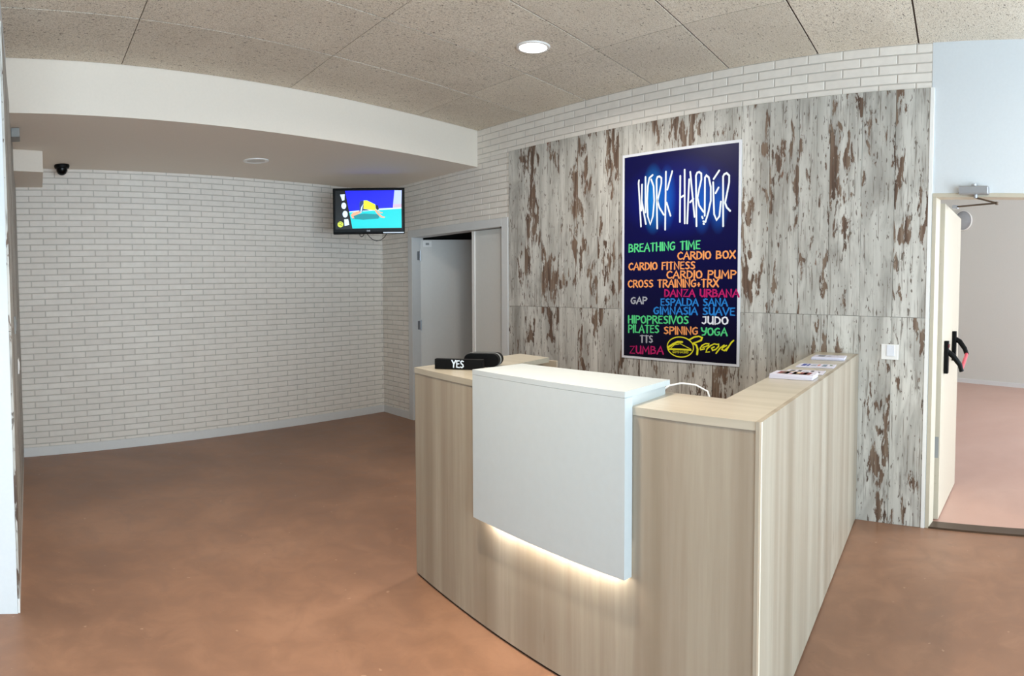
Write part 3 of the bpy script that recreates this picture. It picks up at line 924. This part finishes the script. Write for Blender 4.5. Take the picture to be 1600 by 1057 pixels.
# local: x to the right in view, y away from the viewer
MB().box((-.3785, 0, -.243), (.3785, .05, .241)).build('casing', M_BLACK, tv, bevel=.008)
MB().box((-.368, -.004, -.222), (.368, .0, .232)).build('bezel', M_GLOSS, tv, bevel=.002)
MB().box((-.352, -.0055, -.190), (.350, -.004, .213)).build('screen', mat('screen_black', (2, 3, 5), .25, emit=(6, 8, 12), estr=.5), tv)
MB().box((-.12, .05, -.12), (.12, .08, .12)).build('wall_bracket', M_BLACK, tv)
MB().tube([(0, .08, 0), (.02, .35, .0), (.10, .72, .0)], .022, 10).build('bracket_arm', M_BLACK, tv)
MB().box((.15, -.006, -.237), (.368, -.001, -.226)).build('speaker_strip', M_METAL, tv)
T = {"blue":[[-0.248,0.211],[0.272,0.212],[0.253,0.024],[-0.207,-0.009]],"teal":[[-0.207,-0.01],[0.344,0.021],[0.344,-0.182],[-0.175,-0.185]],"side":[[0.272,0.212],[0.349,0.211],[0.344,0.067],[0.255,0.065]],"pink":[[0.255,0.065],[0.344,0.067],[0.344,0.021],[0.253,0.021]],"line":[[-0.207,-0.005],[0.106,0.021],[0.344,0.03],[0.344,0.019],[-0.207,-0.016]],"shirt":[[-0.053,0.107],[-0.018,0.107],[0.067,0.064],[0.075,0.011],[0.052,0.003],[-0.056,0.02]],"shorts":[[-0.099,0.083],[-0.087,0.103],[-0.056,0.107],[-0.053,0.02],[0.013,0.004],[-0.064,0.0],[-0.076,-0.019],[-0.1,-0.008]],"stripe":[[-0.056,0.073],[-0.066,0.039],[-0.078,-0.019],[-0.091,-0.014],[-0.08,0.038]],"leg":[[-0.099,-0.0],[-0.074,-0.019],[-0.141,-0.047],[-0.165,-0.055],[-0.153,-0.078],[-0.176,-0.077],[-0.192,-0.044],[-0.165,-0.017]],"arm":[[0.058,0.005],[0.079,0.011],[0.098,-0.019],[0.141,-0.06],[0.175,-0.067],[0.16,-0.078],[0.125,-0.073],[0.09,-0.038]],"arm2":[[0.098,0.004],[0.125,-0.018],[0.148,-0.019],[0.144,-0.029],[0.121,-0.027],[0.094,-0.004]],"hair":[[0.073,0.061],[0.098,0.054],[0.107,0.012],[0.087,0.004],[0.073,0.026]],"cup":[[-0.302,0.173],[-0.252,0.177],[-0.255,0.114],[-0.279,0.108]],"ic1":[[-0.263,0.055],[-0.237,0.056],[-0.263,0.09]],"ic2":[[-0.25,-0.033],[-0.222,-0.032],[-0.25,0.003]],"ic3":[[-0.261,-0.088],[-0.219,-0.085],[-0.207,-0.146],[-0.257,-0.156]],"em":[[-0.301,-0.14],[-0.27,-0.14],[-0.301,-0.11]]}


def scr(name, rgb, polys, layer, est=1.0, label=None):
    m = MB()
    for P in polys:
        m.poly([(a, -.0055 - layer * .0004, b_) for a, b_ in P][::-1])
    return m.build(name, mat('screen_' + name, rgb, .3, emit=rgb, estr=est), tv, label=label)


def ring(c, rx, ry, n=16): return [(c[0] + rx * math.cos(2 * math.pi * k / n), c[1] + ry * math.sin(2 * math.pi * k / n)) for k in range(n)]


scr('blue_backdrop', (6, 10, 232), [T['blue']], 1, .9)
scr('teal_mat', (0, 196, 200), [T['teal']], 1, .9)
scr('pale_wall', (176, 190, 240), [T['side']], 1, .9)
scr('pink_bench', (200, 176, 196), [T['pink']], 1, .8)
scr('white_line', (200, 240, 244), [T['line']], 2, .9)
scr('mat_shadow', (0, 132, 140), [[(-.19, -.045), (-.05, -.03), (.12, -.04), (.10, -.085), (-.06, -.095), (-.17, -.085)]], 2, .9)
scr('pictured_leg', (238, 160, 128), [T['leg']], 4, .9)
scr('pictured_arm', (238, 160, 128), [T['arm']], 4, .9)
scr('pictured_arm', (238, 160, 128), [T['arm2']], 4, .9)
scr('pictured_shorts', (24, 50, 110), [T['shorts']], 5, .9)
scr('pictured_stripe', (200, 220, 244), [T['stripe']], 6, .9)
scr('pictured_shirt', (224, 244, 40), [T['shirt']], 6, .95)
scr('pictured_hair', (14, 8, 22), [T['hair']], 7, .6)
scr('white_icons', (206, 222, 236), [T['cup'], T['ic3'], ring((-.263, .055), .026, .034), ring((-.25, -.033), .027, .036)], 3, .9)
scr('round_badge', (196, 206, 70), [ring((-.301, -.140), .031, .031, 20)], 3, .9)
m = MB(); stroke_mesh(m, [(-.322, -.125), (-.30, -.118), (-.282, -.128), (-.30, -.140), (-.322, -.146), (-.28, -.150)], lambda p: (p[0], -.0072, p[1]), .004)
m.build('badge_mark', M_BLACK, tv)
m = MB()
stroke_mesh(m, ring((-.018, -.2105), .006, .006, 10) + [(-.012, -.2105)], lambda p: (p[0], -.0047, p[1]), .0025)
text_mesh(m, 'LG', -.007, .010, -.2155, -.2155, .011, lambda p: (p[0], -.0047, p[1]), .003, .0025)
m.build('maker_mark', M_METAL, tv)
MB().tube([(-.02, .02, -.24), (.0, .03, -.268), (.035, .03, -.30), (.08, .03, -.316), (.125, .03, -.306), (.165, .03, -.275), (.185, .02, -.24)], .0035, 7).build('power_cord', M_BLACK, tv)
MB().tube([(-.10, .02, -.24), (-.095, .03, -.262), (-.08, .03, -.270), (-.062, .03, -.262), (-.055, .02, -.24)], .004, 7).build('power_cord', M_BLACK, tv)

# ---------------------------------------------------------------- counter objects
ys = Vector((-2.102, -4.630)); xs = Vector((-2.253, -4.426)); dv = (ys - xs)
yes = thing('desk_sign', 'black block sign with YES in white letters on the left of the counter', 'sign', (xs.x, xs.y, TZ + .001), math.atan2(dv.y, dv.x))
Lb = dv.length
MB().box((0, 0, 0), (Lb, .035, .052)).build('block', M_BLACK, yes, bevel=.003)
m = MB(); text_mesh(m, 'YES', Lb * .365, Lb * .61, .011, .010, .034, lambda p: (p[0], -.0008, p[1]), .0068, .0052)
m.build('lettering', mat('sign_letters', (214, 226, 240), .5), yes)
# rounded black case behind it
cs = thing('rounded_case', 'black rounded case with grey ring at its end, lying behind the YES sign', 'case', (-2.03, -4.52, TZ + .001), math.atan2(dv.y, dv.x) + .05)
prof = []
for k in range(17):
    a = math.pi / 2 + math.pi * k / 16
    prof.append((-.055 + .034 * math.cos(a), .036 + .034 * math.sin(a)))
for k in range(17):
    a = -math.pi / 2 + math.pi * k / 16
    prof.append((.062 + .034 * math.cos(a), .036 + .034 * math.sin(a)))


def capsule(y0, y1, k=1.0, dx=0):
    m = MB(); n = len(prof)
    P = [((x - .0035) * k + .0035 + dx, (z - .036) * k + .036) for x, z in prof]
    for y in (y0, y1):
        for x, z in P: m.v.append((x, y, z))
    m.f.append(tuple(range(n))); m.f.append(tuple(range(2 * n - 1, n - 1, -1)))
    for j in range(n): m.f.append((j, n + j, n + (j + 1) % n, (j + 1) % n)[::1])
    return m


capsule(0, .05).build('shell', M_BLACK, cs, smooth=True)
capsule(.05, .056, 1.03, .002).build('ring', M_GREY, cs, smooth=True)
capsule(.056, .105, 1.0, .006).build('lid', M_BLACK, cs, smooth=True)


# flyer stacks on the right wing
def stack(name, label, quad, h, prints, n=1, group='leaflets on the right counter', lip=None):
    c = Vector((sum(q[0] for q in quad) / 4, sum(q[1] for q in quad) / 4))
    o = thing(name, label, 'leaflets', (c.x, c.y, TZ + .001), 0, group)
    Q = [(q[0] - c.x, q[1] - c.y) for q in quad]
    hh = h / n
    for k in range(n):
        j = (random.uniform(-.004, .004), random.uniform(-.004, .004)) if n > 1 else (0, 0)
        top = MB().prism([(q[0] + j[0], q[1] + j[1]) for q in Q], hh * k, hh * (k + 1) - (.0004 if n > 1 else 0)).build('paper_block', M_PAPER, o)
    P = [Vector(q) for q in Q]

    def uv(u, v):   # u along the first edge, v towards the back
        a = P[0].lerp(P[1], u); b_ = P[3].lerp(P[2], u); r = a.lerp(b_, v); return (r.x, r.y, h + .0006)
    for nm, rgb, rects in prints:
        for (a, b_, c_, d_) in rects:
            m = MB()
            m.poly([uv(a, c_), uv(b_, c_), uv(b_, d_), uv(a, d_)])
            m.build(nm, mat(nm + '_ink', rgb, .5), top)
    return o


random.seed(3)
pic = [(.12 + .76 * k / 9, .12 + .76 * (k + 1) / 9, .22, .80 + .04 * random.random()) for k in range(9)]
stack('leaflet_stack', 'thick leaflet stack with red and brown photo on top, nearest on the right counter',
      [(-1.425, -5.842), (-1.405, -6.050), (-1.265, -6.018), (-1.285, -5.812)], .021,
      [('cover_photo', (128, 52, 48), pic[::2]), ('cover_photo_dark', (84, 50, 44), pic[1::3]), ('cover_photo_pale', (214, 184, 150), [pic[2], pic[5], (.2, .5, .74, .88)]), ('cover_photo_rose', (196, 110, 120), [pic[7], (.4, .7, .24, .4)])], 2)
stack('leaflet_pile', 'thin white leaflets with black and grey print, just behind the thick red stack',
      [(-1.225, -5.808), (-1.19, -6.005), (-1.055, -5.965), (-1.085, -5.775)], .004,
      [('grey_print', (96, 100, 104), [(.10, .22, .45, .85), (.84, .90, .3, .6)]), ('black_print', (24, 24, 28), [(.30, .40, .35, .85), (.44, .60, .35, .55), (.64, .72, .55, .85)]), ('pale_print', (200, 204, 216), [(.1, .8, .1, .25)])])
stack('leaflet_pile', 'thin white leaflets with blue squares, second last on the right counter',
      [(-.945, -5.745), (-.90, -5.945), (-.745, -5.900), (-.785, -5.705)], .004,
      [('blue_print', (44, 64, 150), [(.10, .22, .25, .85), (.25, .31, .2, .85)]), ('grey_print', (120, 140, 160), [(.36, .5, .3, .5), (.36, .52, .65, .75), (.66, .78, .2, .8)]), ('orange_print', (200, 110, 90), [(.53, .59, .35, .8)]), ('green_print', (80, 120, 50), [(.85, .92, .5, .75)])])
stack('leaflet_stack', 'white leaflet stack with grey picture, last before the plank wall',
      [(-.545, -5.660), (-.50, -5.850), (-.345, -5.805), (-.39, -5.620)], .016,
      [('grey_print', (100, 104, 112), [(.14, .36, .35, .85)]), ('pale_print', (150, 154, 164), [(.42, .56, .45, .55), (.46, .66, .66, .74), (.7, .76, .7, .8)])], 3)

# ---------------------------------------------------------------- small fittings
sw = thing('light_switch', 'white square light switch on the peeling planks near the open door', 'switch', (-.012, -5.977, 1.123))
MB().box((0, .058, -.050), (-.007, -.058, .050)).build('cover_plate', M_WPLA, sw, bevel=.003)
MB().box((-.007, .020, -.026), (-.012, -.034, .044)).build('rocker', mat('rocker_white', (226, 228, 234), .3), sw, bevel=.002)
for lab, y, z, hy_ in (('white switch on the grey planked left wall, the lower of two', -2.60, 1.04, .06), ('small grey switch on the left planked wall, the upper of two', -3.36, 1.35, .04)):
    s2 = thing('wall_switch', lab, 'switch', (XL + .012, y, z))
    MB().box((0, hy_, -.05), (.009, -hy_, .05)).build('cover_plate', M_WPLA if hy_ > .05 else M_GREY, s2, bevel=.002)
    MB().box((.009, hy_ * .6, -.03), (.013, -hy_ * .6, .03)).build('rocker', M_WPLA if hy_ > .05 else M_GREY, s2, bevel=.002)

for k, (lx, ly) in enumerate(LAMPS):
    dl = thing('ceiling_light', ['round lit downlight in the wood wool ceiling above the desk', 'added unseen downlight above the lobby floor before the desk', 'added unseen downlight behind the camera on the window side', 'added unseen downlight behind the camera near the hall door'][k], 'ceiling light', (lx, ly, ZC))
    MB().lathe([(.088, -.006), (.092, -.010), (.106, -.009), (.111, -.003), (.112, .0)], n=48).build('trim_ring', M_WPLA, dl, smooth=True)
    MB().lathe([(.0001, -.007), (.090, -.007), (.090, -.001)], n=48).build('diffuser', M_LAMP, dl)

sp = thing('recessed_spotlight', 'round unlit recessed spotlight in the grey bulkhead underside', 'ceiling light', (-2.083, -1.307, ZS))
MB().lathe([(.085, -.001), (.085, -.006), (.10, -.012), (.118, -.008), (.120, 0)], n=48).build('trim_ring', M_WPLA, sp, smooth=True)
MB().lathe([(.0001, -.004), (.086, -.004)], n=48).build('lens', M_LAMPOFF, sp)

dc = thing('dome_camera', 'black dome security camera under the bulkhead in the left corner', 'camera', (-3.84, -.985, ZS))
MB().lathe([(.068, 0), (.072, -.012), (.066, -.030), (.052, -.036)], n=36).build('mounting_base', M_BLACK, dc, smooth=True)
MB().lathe([(.052, -.034), (.050, -.058), (.038, -.080), (.020, -.092), (.0001, -.096)], n=36).build('dome', M_GLOSS, dc, smooth=True)

el = thing('alarm_box', 'small grey box high on the left wall just under the bulkhead', 'box', (XL + .012, -2.40, 2.655))
MB().box((0, 0, 0), (.062, .16, .064)).build('housing', M_GREY, el, bevel=.004)
MB().box((.004, -.002, .006), (.058, 0, .058)).build('front_plate', M_GREY, el)
